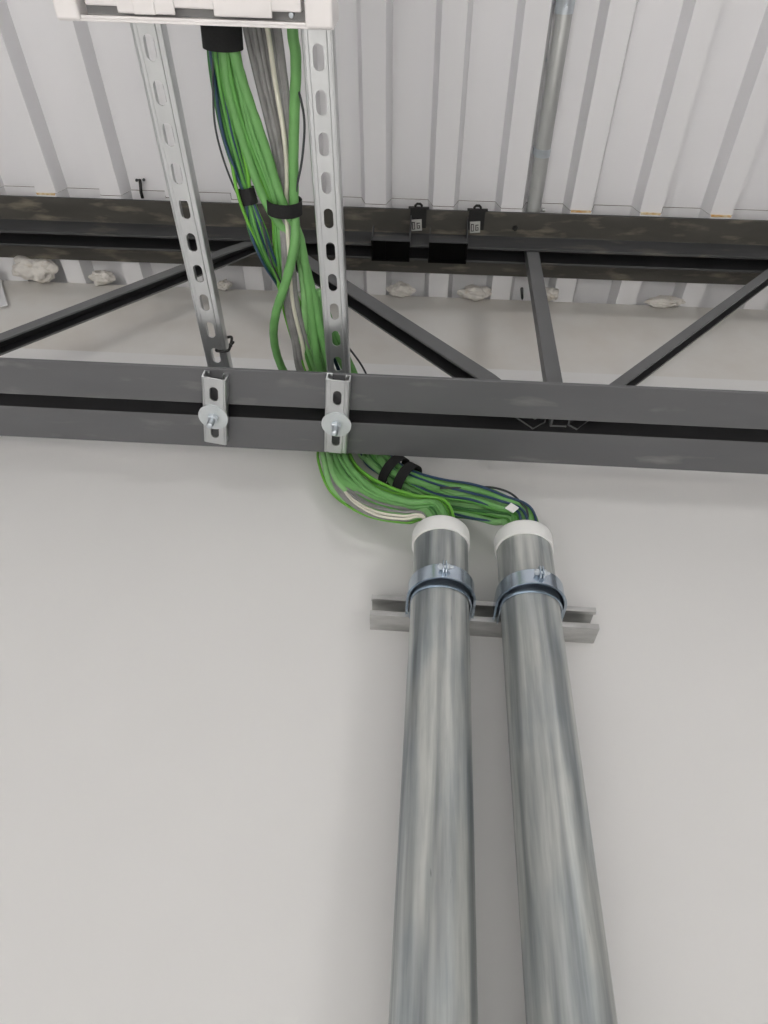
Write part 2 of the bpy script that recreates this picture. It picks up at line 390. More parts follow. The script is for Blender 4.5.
# ------------------------------------------------------------------ two conduits on the wall
zbt = aty(440, 513, YC-RC-.003).z; zbb = aty(440, 529, YC-RC).z
WSTRUT_Y = YW - .0413
pc1 = aty(441.5, 572, YC-RC-.008); pc2 = aty(533, 577, YC-RC-.008)
zst = aty(390, 612, WSTRUT_Y).z                    # lower front edge of the wall strut
def conduit(xc, lab, seed):
    t = thing('steel_conduit', (xc, YC, 0), lab, 'conduit', 'steel conduits rising up the wall')
    bm = bmesh.new(); lathe(bm, [(RC,.0),(RC,zbb+.012),(RC-.005,zbb+.012),(RC-.005,0)], Vector((xc,YC,0)), Z, 72, close=True)
    o = link('pipe', bm, MT['galv'], t, smooth=True)
    e = o.modifiers.new('edge', 'EDGE_SPLIT'); e.split_angle = math.radians(50)
    R1 = RC+.0035
    bm = bmesh.new()
    lathe(bm, [(RC+.0003,zbb),(R1,zbb),(R1,zbt-.008),(R1-.001,zbt-.004),(R1-.004,zbt-.001),(R1-.008,zbt),(RC-.010,zbt-.001),(RC-.011,zbt-.006),(RC-.011,zbt-.02),(RC-.0055,zbt-.02),(RC+.0003,zbt-.02)], Vector((xc,YC,0)), Z, 72, close=True)
    o = link('bushing', bm, MT['bush'], t, smooth=True, label='white plastic bushing on the open end')
    e = o.modifiers.new('edge', 'EDGE_SPLIT'); e.split_angle = math.radians(50)
    return t
conduit(X1, 'left steel conduit, upright on the wall, taking the larger green cable bundle', 1)
conduit(X2, 'right steel conduit, upright on the wall, with a white tape flag at its mouth', 2)
# straps
def strap(xc, zc, lab, ang):
    t = thing('conduit_strap', (xc, YC, zc), lab, 'strap', 'conduit straps on the wall strut')
    Ro = RC + .0072; Ri = RC + .0010; h = .029; th = .0018; fw = .0065
    bm = bmesh.new()
    # rounded band: closed on top, open below, wrapping the pipe and running straight back into the strut slot
    prof = [(Ri, -h/2-.009), (Ri, h/2-.002), (Ri+.001, h/2), (Ro-.003, h/2), (Ro, h/2-.003), (Ro, -h/2+.002), (Ro+.0022, -h/2), (Ro+.0022, -h/2-.0015), (Ro-th, -h/2-.0005), (Ro-th, h/2-.003), (Ri+th, h/2-.003), (Ri+th, -h/2-.009)]  # inner wall runs lower, shaped to stand in for a reflection on the pipe
    n = 56; rings = []
    def ringpts(c, out): return [bm.verts.new(c + out*r + Z*hh) for r, hh in prof]
    yback = WSTRUT_Y - .0005
    for i in range(n+1):
        a = math.pi*(1.0 + i/n)                # from -X side round the front (-Y) to +X side
        out = Vector((math.cos(a), math.sin(a), 0)); c = Vector((xc+.0015, YC, zc)); fwd = -Y*fw*max(0, -math.sin(a))
        if i == 0: rings.append(ringpts(Vector((c.x, yback, zc)), Vector((-1,0,0))))
        rings.append([bm.verts.new(c + out*r + Z*hh + (fwd if r > Ri+th+.0005 else Vector((-.0015*max(0, -math.sin(a)), 0, 0)))) for r, hh in prof])
        if i == n: rings.append(ringpts(Vector((c.x, yback, zc)), Vector((1,0,0))))
    for a, b in zip(rings, rings[1:]):
        for k in range(len(prof)):
            j = (k+1) % len(prof); bm.faces.new((a[k], a[j], b[j], b[k]))
    bm.faces.new(rings[0]); bm.faces.new(rings[-1])
    o = link('band', bm, MT['strap'], t, smooth=True); e = o.modifiers.new('edge', 'EDGE_SPLIT'); e.split_angle = math.radians(35)
    d = Vector((math.sin(ang), -math.cos(ang), 0)); side = Vector((d.y, -d.x, 0))*-1
    base = Vector((xc+.0015, YC, zc)) + d*(Ro+fw-.001)
    for s in (-1, 1):
        bm = bmesh.new(); prism(bm, [(0,-.012),(.010,-.012),(.013,-.008),(.013,.008),(.010,.012),(0,.012)], base+side*(s*.0022-.0009), base+side*(s*.0022+.0009), d, Z)
        link('ear', bm, MT['strap'], t, bevel=.0004)
    bm = bmesh.new(); prof_s = [(.0001,-.011)]
    for k in range(9): prof_s += [(.0021, -.0105+k*.0026), (.0026, -.0092+k*.0026)]
    prof_s += [(.0001, .014)]
    lathe(bm, prof_s, base+d*.008, side, 12); link('screw', bm, MT['zinc'], t, smooth=True)
    bm = bmesh.new(); hexnut(bm, base+d*.008-side*.0085, side, .0050, .0045); link('nut', bm, MT['zinc'], t)
    bm = bmesh.new(); lathe(bm, [(.0001,0),(.0052,0),(.0058,.002),(.004,.0045),(.0001,.005)], base+d*.008+side*.0032, side, 16); link('screw_head', bm, MT['zinc'], t, smooth=True)
    return t
strap(X1, pc1.z, 'blue tinted zinc strap holding the left conduit to the wall strut', .02)
strap(X2, pc1.z, 'blue tinted zinc strap holding the right conduit to the wall strut', .10)
# wall strut: plain channel, open side to the room
xl_ = aty(371, 602, WSTRUT_Y).x; xr_ = aty(598.5, 622, WSTRUT_Y).x
zl = pc1.z - .0206
bm = bmesh.new()
Hs = .0413; t_ = .0026; lp = .0095; rt = .0075
prof = [(0,0),(Hs,0),(Hs,Hs),(0,Hs),(0,Hs-lp),(rt,Hs-lp),(rt,Hs-lp+t_),(t_,Hs-lp+t_),(t_,Hs-t_),(Hs-t_,Hs-t_),(Hs-t_,t_),(t_,t_),(t_,lp-t_),(rt,lp-t_),(rt,lp),(0,lp)]
prism(bm, prof, Vector((xl_, WSTRUT_Y, zl)), Vector((xr_, WSTRUT_Y, zl)), Y, Z)
tag(link('wall_strut', bm, MT['strutw'], bevel=.0008), 'short galvanized strut channel fixed level on the wall behind both conduits', 'strut')

# ------------------------------------------------------------------ white enclosure at the top
zx = CZ + .985
pL, pR = atz(57, 21, zx), atz(333, 31, zx)
t = thing('wall_enclosure', ((pL.x+pR.x)/2, pL.y-.3, zx), 'white metal enclosure hung under the struts at the top edge of the picture', 'enclosure')
ye = (pL.y+pR.y)/2; x0, x1 = pL.x, pR.x; top = ZS - .002
sk = (pR.y-pL.y)/(pR.x-pL.x)
def sh(bm):                                    # the enclosure sits very slightly askew to the struts
    bmesh.ops.transform(bm, matrix=Matrix.Translation((x0, pL.y, 0)) @ Matrix.Rotation(math.atan(sk), 4, 'Z'), verts=bm.verts)
Wd = (pR-pL).length; Dp = .62
bm = bmesh.new(); box(bm, (0, -Dp, zx+.030), (Wd, 0, top)); sh(bm); link('body', bm, MT['box'], t, bevel=.002)
bm = bmesh.new()                                # flange round the underside
box(bm, (0, -.0030, zx+.004), (Wd, 0, zx+.034)); box(bm, (0.03, -.0065, zx+.004), (Wd-.03, -.003, zx+.0065))
sh(bm); link('flange', bm, MT['box'], t, bevel=.0008)
for xa_, xb_ in ((0, .030), (Wd-.034, Wd)):
    bm = bmesh.new(); box(bm, (xa_, -Dp, zx), (xb_, -.001, zx+.032)); sh(bm); link('side_rail', bm, MT['box'], t, bevel=.003)
bm = bmesh.new(); box(bm, (.030, -.030, zx+.028), (Wd-.034, -.004, zx+.0305)); sh(bm); link('gap_shade_strip', bm, MT['boxdark'], t, label='dark grey strip in place of the shade behind the flange')  # grey strip painted in for the shade of the gap
bm = bmesh.new()
box(bm, (.036, -Dp+.02, zx+.012), (Wd-.040, -.0150, zx+.030))
sh(bm); link('panel', bm, MT['box'], t, bevel=.002)
for f0, f1, yy in ((.22, .43, -.0085), (.57, .78, -.0085), (.28, .36, -.0078)):
    bm = bmesh.new(); box(bm, (Wd*f0, -.20, zx+.0095-(.0015 if yy > -.008 else 0)), (Wd*f1, yy, zx+.0125)); sh(bm); link('raised_pad', bm, MT['box'], t, bevel=.0015)
bm = bmesh.new(); box(bm, (.045, -.060, zx+.003), (Wd-.045, -.046, zx+.013)); sh(bm); link('rail', bm, MT['box'], t, bevel=.001)
bm = bmesh.new(); lathe(bm, [(.0001,0),(.003,0),(.0035,.0015),(.0035,.003)], Vector((Wd-.055, -.0105, zx+.023)), Z, 12); sh(bm); link('screw', bm, MT['zinc'], t)

# ------------------------------------------------------------------ cables
cable_n = 0
def frame_pts(way):
    """waypoints: (px, py, plane, value, halfwidth_px, halfdepth_m) -> centre, side, depth axis"""
    out = []
    for w in way:
        if w[2] == 'z': p = atz(w[0], w[1], CZ+w[3])
        elif w[2] == 'y': p = aty(w[0], w[1], w[3])
        else: p = Vector(w[3])
        out.append(p)
    res = []
    for i, w in enumerate(way):
        p = out[i]; t = (out[min(i+1, len(out)-1)] - out[max(i-1, 0)]).normalized()
        v = (p-C0).normalized()
        s = t.cross(v)
        if s.length < 1e-3: s = X.copy()
        s.normalize(); n = s.cross(t).normalized()
        res.append((p, s, n, w[4]*depth(p)/FL, w[5]))
    return res
def run(way, u, v, r, m, name, label, cat, group=None, n=8, ridge=0, jit=.12, per=9):
    fr = frame_pts(way); P = []
    a = random.uniform(-.5, .5)
    for i, (p, s, nn, hw, hd) in enumerate(fr):
        f = i/max(1, len(fr)-1)
        uu = u*math.cos(a*f) - v*math.sin(a*f); vv = u*math.sin(a*f) + v*math.cos(a*f)
        uu += random.uniform(-jit, jit); vv += random.uniform(-jit, jit)
        uu = max(-1, min(1, uu)); vv = max(-1, min(1, vv))
        P.append(p + s*uu*max(0, hw-r) + nn*vv*max(0, hd-r))
    bm = bmesh.new(); tube(bm, catmull(P, per), r, n, ridge)
    o = link(name, bm, m, smooth=True)
    return tag(o, label, cat, group)
def disc(k, n):                                # sunflower spread
    rr = math.sqrt((k+.5)/n); a = k*2.39996; return rr*math.cos(a), rr*math.sin(a)

ZC_ = 1.085
# shared tails: over the chord, down behind it, then to a conduit mouth
def tailA():
    return [(330, 415, 'z', 1.098, 18, .022), (335, 440, 'y', .868, 19, .014), (337, 458, 'y', .866, 20, .016), (348, 481, 'y', .860, 22, .020), (376, 499, 'y', .850, 21, .024),
            (412, 508, 'y', .840, 17, .026), (436, 513, 'y', .832, 18, .022), (0, 0, 'p', (X1, YC, zbt-.03), 21, .026), (0, 0, 'p', (X1, YC, zbt-.12), 21, .026)]
def tailB():
    return [(352, 415, 'z', 1.098, 13, .022), (368, 442, 'y', .878, 14, .014), (376, 458, 'y', .876, 14, .014), (394, 472, 'y', .872, 13, .014), (410, 484, 'y', .868, 15, .016), (440, 496, 'y', .862, 19, .022),
            (474, 503, 'y', .850, 19, .026), (500, 510, 'y', .838, 17, .026), (520, 521, 'y', .830, 17, .022), (0, 0, 'p', (X2-.003, YC, zbt-.05), 19, .024), (0, 0, 'p', (X2, YC, zbt-.14), 19, .024)]
def tailG():
    return [(326, 415, 'z', 1.098, 9, .014), (329, 440, 'y', 0.876, 8, .012), (331, 458, 'y', 0.870, 8, .012), (342, 486, 'y', 0.860, 9, .012), (370, 507, 'y', 0.852, 9, .014), (405, 514, 'y', 0.842, 8, .016), (430, 516, 'y', 0.838, 9, .016), (0, 0, 'p', (X1-.008, YC, zbt-.04), 12, .02), (0, 0, 'p', (X1-.006, YC, zbt-.12), 12, .02)]
head1L = [(214, -40, 'z', ZC_, 9, .02), (214, 2, 'z', ZC_, 9, .02), (214, 38, 'z', ZC_, 9, .018), (220, 80, 'z', ZC_, 10, .018), (230, 130, 'z', ZC_, 11, .018), (241, 170, 'z', ZC_-.005, 10, .016), (248, 196, 'z', ZC_-.008, 6, .008),
          (257, 228, 'z', ZC_-.012, 11, .014), (269, 260, 'z', ZC_-.005, 9, .012), (285, 292, 'z', ZC_+.03, 6, .012), (304, 335, 'z', ZC_+.04, 9, .014), (318, 372, 'z', ZC_+.04, 12, .016)]
head1R = [(230, -40, 'z', ZC_, 9, .02), (230, 2, 'z', ZC_, 9, .02), (230, 38, 'z', ZC_, 9, .018), (237, 80, 'z', ZC_, 11, .018), (250, 130, 'z', ZC_, 13, .018), (264, 170, 'z', ZC_, 11, .016), (276, 206, 'z', ZC_, 7, .014),
          (279, 245, 'z', ZC_, 7, .014), (288, 292, 'z', ZC_+.01, 10, .014), (305, 338, 'z', ZC_+.015, 14, .016), (318, 372, 'z', ZC_+.015, 15, .016)]
headG = [(258, -40, 'z', ZC_+.01, 20, .012), (258, 2, 'z', ZC_+.01, 20, .012), (263, 32, 'z', ZC_+.01, 20, .012), (271, 80, 'z', ZC_+.01, 17, .012), (280, 130, 'z', ZC_+.005, 14, .012), (285, 170, 'z', ZC_+.006, 10, .010), (285, 206, 'z', ZC_+.002, 8, .010),
         (288, 250, 'z', ZC_-.014, 7, .008), (291, 300, 'z', ZC_-.006, 8, .008), (300, 340, 'z', ZC_+.004, 9, .010), (307, 372, 'z', ZC_+.012, 10, .012)]
nG = 20
for k in range(nG):
    u, v = disc(k, nG)
    m = MT[('g_thin', 'g_bright', 'g_dark', 'g_bright', 'g_thin')[k % 5]]
    run(head1L + (tailB() if k % 2 else tailA()), u, v, random.choice((.0022, .0026, .003)), m, 'network_cable', 'slim green cable in the loose left strands that pass through the small black tie', 'cable', 'slim green cables through the small tie')
nG = 26
for k in range(nG):
    u, v = disc(k, nG)
    m = MT[('g_thin', 'g_bright', 'g_dark', 'g_thick')[k % 4]]
    run(head1R + (tailB() if k % 3 == 0 else tailA()), u, v, random.choice((.0024, .0028, .0034)), m, 'network_cable', 'slim green cable in the middle strands that pass through the middle black tie', 'cable', 'slim green cables through the middle tie')
for k in range(6):
    u, v = disc(k, 6)
    run(head1L + tailB(), u*.9, v*.5-.4, .0024, MT['blue'], 'network_cable', 'slim blue cable among the loose green strands left of the bundle', 'cable', 'blue cables among the green')
nG = 9
for k in range(nG):
    u = -0.95 + 1.9*k/(nG-1); cr = k == 5
    run(headG + ([(w[0], w[1], w[2], w[3] if w[2] == 'p' else w[3]+.012, w[4]*.4, w[5]*.4) for w in tailA()] if cr else tailG()), u, (-.9 if k == 5 else random.uniform(-.6, .6)), .0036 if cr else random.choice((.0042, .0048)), MT['cream' if cr else 'grey'], 'network_cable',
        'slim cream cable running down between the grey ones' if cr else 'grey cable in the flat run between the green bundle and the right strut', 'cable', None if cr else 'grey cables', n=10, jit=.06)
# thick pale green cables
RT = .0078
way = [(290, -40, 'z', ZC_, 0, 0), (291, 4, 'z', ZC_, 0, 0), (293, 35, 'z', ZC_-.005, 0, 0), (296, 62, 'z', ZC_-.003, 0, 0), (294.5, 110, 'z', ZC_-.003, 0, 0), (293.5, 160, 'z', ZC_-.008, 0, 0), (294, 206, 'z', ZC_-.006, 0, 0), (295, 240, 'z', ZC_-.03, 0, 0), (287, 278, 'z', ZC_-.035, 0, 0),
       (276, 313, 'z', ZC_-.02, 0, 0), (274, 340, 'z', ZC_, 0, 0), (282, 368, 'z', ZC_+.012, 0, 0), (300, 395, 'z', 1.10, 0, 0)]
run(way + [(325, 425, 'z', 1.10, 0, 0), (331, 443, 'y', .872, 0, 0), (330, 460, 'y', .866, 0, 0), (344, 482, 'y', .853, 0, 0), (378, 497, 'y', .842, 0, 0), (415, 507, 'y', .832, 0, 0), (434, 513, 'y', .828, 0, 0), (0, 0, 'p', (X1-.012, YC, zbt-.05), 0, 0)],
    0, 0, RT, MT['g_thick'], 'trunk_cable', 'thick pale green cable bowing out to the left in front of the grey cables', 'cable', n=14, ridge=.03, jit=0)
heads = [[(231, -40), (231, 4), (231, 40), (246, 92), (266, 150), (283, 204), (299, 235), (308, 285), (314, 335), (319, 368)],
         [(221, -40), (222, 4), (223, 40), (229, 90), (246, 150), (268, 206), (300, 252), (313, 295), (322, 338), (330, 368)]]
run([(x, y, 'z', ZC_-.012, 0, 0) for x, y in heads[0]] + [(335, 410, 'z', 1.10, 0, 0), (342, 442, 'y', .866, 0, 0), (346, 459, 'y', .858, 0, 0), (362, 481, 'y', .848, 0, 0), (390, 493, 'y', .840, 0, 0), (420, 503, 'y', .830, 0, 0), (438, 511, 'y', .826, 0, 0), (0, 0, 'p', (X1+.006, YC, zbt-.05), 0, 0)],
    0, 0, .0072, MT['g_thick'], 'trunk_cable', 'thick pale green twisted cable just right of the grey cables above the joist', 'cable', n=14, ridge=.05, jit=0)
run([(x, y, 'z', ZC_-.008, 0, 0) for x, y in heads[1]] + [(344, 410, 'z', 1.10, 0, 0), (372, 443, 'y', .87, 0, 0), (382, 461, 'y', .862, 0, 0), (398, 476, 'y', .858, 0, 0), (440, 488, 'y', .846, 0, 0), (485, 497, 'y', .836, 0, 0), (512, 509, 'y', .828, 0, 0), (0, 0, 'p', (X2-.010, YC, zbt-.05), 0, 0)],
    0, 0, .0072, MT['g_thick'], 'trunk_cable', 'thick pale green twisted cable lying right against the right strut above the joist', 'cable', n=14, ridge=.05, jit=0)
# medium green cables seen sweeping below the joist
for k in range(8):
    u, v = disc(k, 8)
    hd = [(312+10*u, 345, 'z', ZC_+.012, 6, .01), (326+10*u, 385, 'z', 1.097, 8, .01)]
    run([(300, 245, 'z', ZC_, 6, .01), (308, 300, 'z', ZC_+.005, 8, .01)] + hd + tailA(), u*1.05, v*.5-.45, .0062, MT[('g_pale', 'g_pale', 'g_thick')[k % 3]], 'network_cable', 'medium green cable sweeping below the joist into the left conduit', 'cable', 'medium green cables to the left conduit', n=10)
for k in range(7):
    u, v = disc(k, 7)
    run([(318, 290, 'z', ZC_+.005, 5, .01), (332, 335, 'z', ZC_+.012, 8, .01), (352, 378, 'z', 1.097, 9, .01)] + tailB()[1:], u*1.05, v*.5-.45, .0060, MT[('g_pale', 'g_pale', 'g_thick')[k % 3]], 'network_cable', 'medium green cable sweeping below the joist into the right conduit', 'cable', 'medium green cables to the right conduit', n=10)
for k in range(2):
    run([(326, 340, 'z', ZC_+.02, 4, .01), (340, 378, 'z', 1.105, 5, .01)] + tailB()[1:], (.25, .85)[k], -.85, .0024, MT['blue'], 'network_cable', 'slim blue cable lying over the green sweep toward the right conduit', 'cable', 'blue cables to the right conduit')
# cream pair low in the sweep
for k in range(3):
    yo = (0, 4, 7)[k]
    run([(322, 430, 'z', 1.095, 0, 0), (330, 446, 'y', .872, 0, 0), (334, 470, 'y', .866, 0, 0), (349, 493+yo*.6, 'y', .850, 0, 0), (374, 507+yo, 'y', .826, 0, 0), (402, 512+yo, 'y', .816, 0, 0), (424, 515+yo*.5, 'y', .812, 0, 0), (0, 0, 'p', (X1-.02+.006*k, YC-.008, zbt-.05), 0, 0)],
        0, 0, .0023, MT[('grey', 'cream', 'cream')[k]], 'network_cable', ('grey cable under the green sweep left of the left conduit', 'upper cream cable at the lower edge of the sweep into the left conduit', 'lowest cream cable at the lower edge of the sweep into the left conduit')[k], 'cable', n=10, jit=0)
def single(pts, r, m, lab):
    return run([p + (0, 0) for p in pts], 0, 0, r, m, 'network_cable', lab, 'cable', None, jit=0)
single([(214, 30, 'z', 1.085), (213, 62, 'z', 1.075), (213, 92, 'z', 1.07), (215, 125, 'z', 1.065), (222, 155, 'z', 1.065), (233, 185, 'z', 1.07), (243, 205, 'z', 1.075)], .0016, MT['dark'], 'thin charcoal cable bowing out at the left edge of the green bundle')
single([(293, 55, 'z', 1.105), (296, 82, 'z', 1.09), (301, 100, 'z', 1.072), (304.5, 125, 'z', 1.07), (302, 160, 'z', 1.072), (297, 186, 'z', 1.075), (295, 205, 'z', 1.08)], .0018, MT['dark'], 'thin charcoal cable bowing out between the thick green cable and the right strut')
single([(226, 110, 'z', 1.11), (228, 140, 'z', 1.095), (232, 165, 'z', 1.072), (238, 195, 'z', 1.062), (249, 225, 'z', 1.064), (263, 252, 'z', 1.07), (279, 281, 'z', 1.08), (295, 330, 'z', 1.09), (309, 370, 'z', 1.097)], .0026, MT['g_bright'], 'bright green cable bowing furthest left below the small tie')
single([(262, 222, 'z', 1.062), (270, 258, 'z', 1.06), (278, 277, 'z', 1.07), (288, 297, 'z', 1.08), (300, 330, 'z', 1.09)], .0018, MT['dark'], 'thin charcoal cable hanging in a curve against the wall left of the grey cables')
single([(338, 335, 'z', 1.10), (352, 352, 'z', 1.10), (362, 366, 'z', 1.10), (370, 382, 'z', 1.10)], .0020, MT['dark'], 'thin charcoal cable just right of the right strut above the joist')
single([(440, 488, 'y', .835), (470, 487.5, 'y', .825), (492, 487.5, 'y', .815), (510, 493, 'y', .810), (522, 504, 'y', .808), (528, 516, 'y', .810), (0, 0, 'p', (X2+.004, YC, zbt-.05))], .0020, MT['dark'], 'thin charcoal cable arching over into the mouth of the right conduit')

# ties round the bundles
def tie(way_pt, way_next, a_px, b_m, w, lab, th=.002, name='cable_tie', m='black'):
    def P(w_): return atz(w_[0], w_[1], CZ+w_[3]) if w_[2] == 'z' else aty(w_[0], w_[1], w_[3])
    p, q = P(way_pt), P(way_next); t = (q-p).normalized(); v = (p-C0).normalized(); s = t.cross(v).normalized(); n = s.cross(t).normalized()
    a = a_px*depth(p)/FL; bm = bmesh.new(); N_ = 36; rings = []
    for i in range(N_):
        g = 2*math.pi*i/N_
        d = s*(a*math.cos(g)) + n*(b_m*math.sin(g)); e = d.normalized()
        rings.append([bm.verts.new(p + d*1.0 + t*h + e*o) for h, o in ((-w/2, 0), (w/2, 0), (w/2, th), (-w/2, th))])
    for i in range(N_):
        A, B = rings[i], rings[(i+1) % N_]
        for k in range(4): bm.faces.new((A[k], A[(k+1) % 4], B[(k+1) % 4], B[k]))
    o = link(name, bm, MT[m], smooth=True); e = o.modifiers.new('edge', 'EDGE_SPLIT'); e.split_angle = math.radians(45)
    return tag(o, lab, 'cable tie')
tie((222, 35, 'z', ZC_-.004), (223, 46, 'z', ZC_-.004), 18.8, .0235, .030, 'wide black fabric tie round the green bundle right under the white enclosure')
tie((248, 196, 'z', ZC_-.008), (250.5, 205, 'z', ZC_-.01), 7.0, .0105, .024, 'small black fabric tie gathering the loose left strands in front of the joist top')
tie((284.5, 206, 'z', ZC_-.004), (285, 216, 'z', ZC_-.004), 16.5, .024, .021, 'black fabric tie round the grey and green cables in front of the joist top')
tie((394, 472, 'y', .866), (401, 477, 'y', .864), 17.5, .022, .022, 'upper of the two black fabric ties on the cables just under the joist')
tie((407, 480.5, 'y', .862), (415, 485, 'y', .860), 17.5, .023, .022, 'lower of the two black fabric ties on the cables, nearer the left conduit')
# zip tie on the left strut
zt_ = atz(216, 349, ZS)
bm = bmesh.new()
xa_, ya_ = zt_.x, zt_.y
loop = [Vector((xa_+dx, ya_+dy, ZS+dz)) for dx, dy, dz in ((-.001,.004,.012),(0,.003,.0),(.007,.002,-.0035),(.0235,0,-.003),(.0255,-.004,.010),(.0245,-.010,.0265),(.010,-.006,.0275),(0,.002,.024),(-.001,.004,.012))]
tube(bm, catmull(loop, 6), .0026, 8); tube(bm, catmull([Vector((xa_+.026,ya_-.004,ZS+.010)), Vector((xa_+.0295,ya_-.005,ZS+.014)), Vector((xa_+.030,ya_-.006,ZS+.018))], 5), .0018, 6)
box(bm, (xa_+.0235, ya_-.007, ZS+.006), (xa_+.0285, ya_-.001, ZS+.012))
tag(link('zip_tie', bm, MT['blackp'], smooth=False), 'black zip tie looped round the lower end of the left strut', 'cable tie')
# tape flag
pf = aty(512, 508, .806)
bm = bmesh.new()
ts = (aty(522, 515, .806)-aty(504, 504, .806)).normalized()
prism(bm, [(-.0085,-.0012),(.0085,-.0012),(.0085,.0012),(-.0085,.0012)], pf-ts*.0085, pf+ts*.0085, ts.cross(Y).normalized(), Y)
tag(link('tape_flag', bm, MT['bush'], bevel=.0006), 'small white tape flag on a cable at the mouth of the right conduit', 'tape')

# ------------------------------------------------------------------ tube along a deck flute
pa_ = atz(534.5, 204, ZT+.0215); pb_ = atz(565.6, 4, ZT+.0215)
xt = (pa_.x+pb_.x)/2; rt_ = .0175
t = thing('deck_conduit', (pa_.x, pa_.y, ZT+.0215), 'grey thin walled conduit running along the roof deck above the joist', 'conduit')
d = (pa_-pb_).normalized()
bm = bmesh.new(); tube(bm, [pb_-d*1.2, pb_-d*.4, pb_, (pa_+pb_)/2, pa_, Vector((pa_.x + d.x/d.y*(.72-pa_.y), .72, ZT+.0215))], rt_, 40)
o = link('tube', bm, MT['emt'], t, smooth=True); e = o.modifiers.new('edge', 'EDGE_SPLIT'); e.split_angle = math.radians(50)
bm = bmesh.new(); cpl = atz(566.5, -5, ZT+.0215)
lathe(bm, [(rt_+.0002,-.03),(rt_+.0022,-.03),(rt_+.0022,-.002),(rt_+.0032,0),(rt_+.0022,.002),(rt_+.0022,.03),(rt_+.0002,.03)], cpl, d, 40, close=True)
o = link('coupling', bm, MT['zinc'], t, smooth=True); o.modifiers.new('edge', 'EDGE_SPLIT')
bm = bmesh.new(); lathe(bm, [(.0001,0),(.004,0),(.004,.006),(.0001,.006)], cpl-Z*(rt_+.009)+d*.018, Z, 6); link('set_screw', bm, MT['zinc'], t); bm = bmesh.new(); lathe(bm, [(.0001,0),(.004,0),(.004,.006),(.0001,.006)], cpl-Z*(rt_+.009)-d*.018, Z, 6); link('set_screw', bm, MT['zinc'], t)
ps = atz(542.7, 152, ZT+.0215)
bm = bmesh.new()
n = 20; w = .009; rings = []
e1 = d.cross(Z).normalized()
path = [(-rt_-.022, rt_+.012), (-rt_-.006, rt_+.012)] + [(-(rt_+.0012)*math.cos(math.pi*i/n), -(rt_+.0012)*math.sin(math.pi*i/n)) for i in range(n+1)] + [(rt_+.003, rt_+.010)]
inn = [(x*1.0, z) for x, z in path]
for (xa_, za_), (xb_, zb2) in zip(path, path[1:]):
    nx, nz = (zb2-za_), -(xb_-xa_); l = math.hypot(nx, nz); nx, nz = nx/l*.0016, nz/l*.0016
    c8 = []
    for sgn in (-1, 1):
        for (px, pz) in ((xa_, za_), (xb_, zb2), (xb_-nx, zb2-nz), (xa_-nx, za_-nz)):
            c8.append(bm.verts.new(ps + e1*px + Z*pz + d*sgn*w))
    for f in ((0,1,2,3),(4,5,6,7),(0,1,5,4),(1,2,6,5),(2,3,7,6),(3,0,4,7)): bm.faces.new([c8[i] for i in f])
sp_ = thing('tube_strap', ps, 'small shiny one hole strap holding the roof conduit to the deck', 'strap')
link('band', bm, MT['zinc'], sp_, bevel=.0004)
bm = bmesh.new(); lathe(bm, [(.0001,0),(.004,.0005),(.005,.003),(.005,.005)], ps + e1*(-rt_-.014) + Z*(rt_+.0055), Z, 6); link('screw', bm, MT['zinc'], sp_)

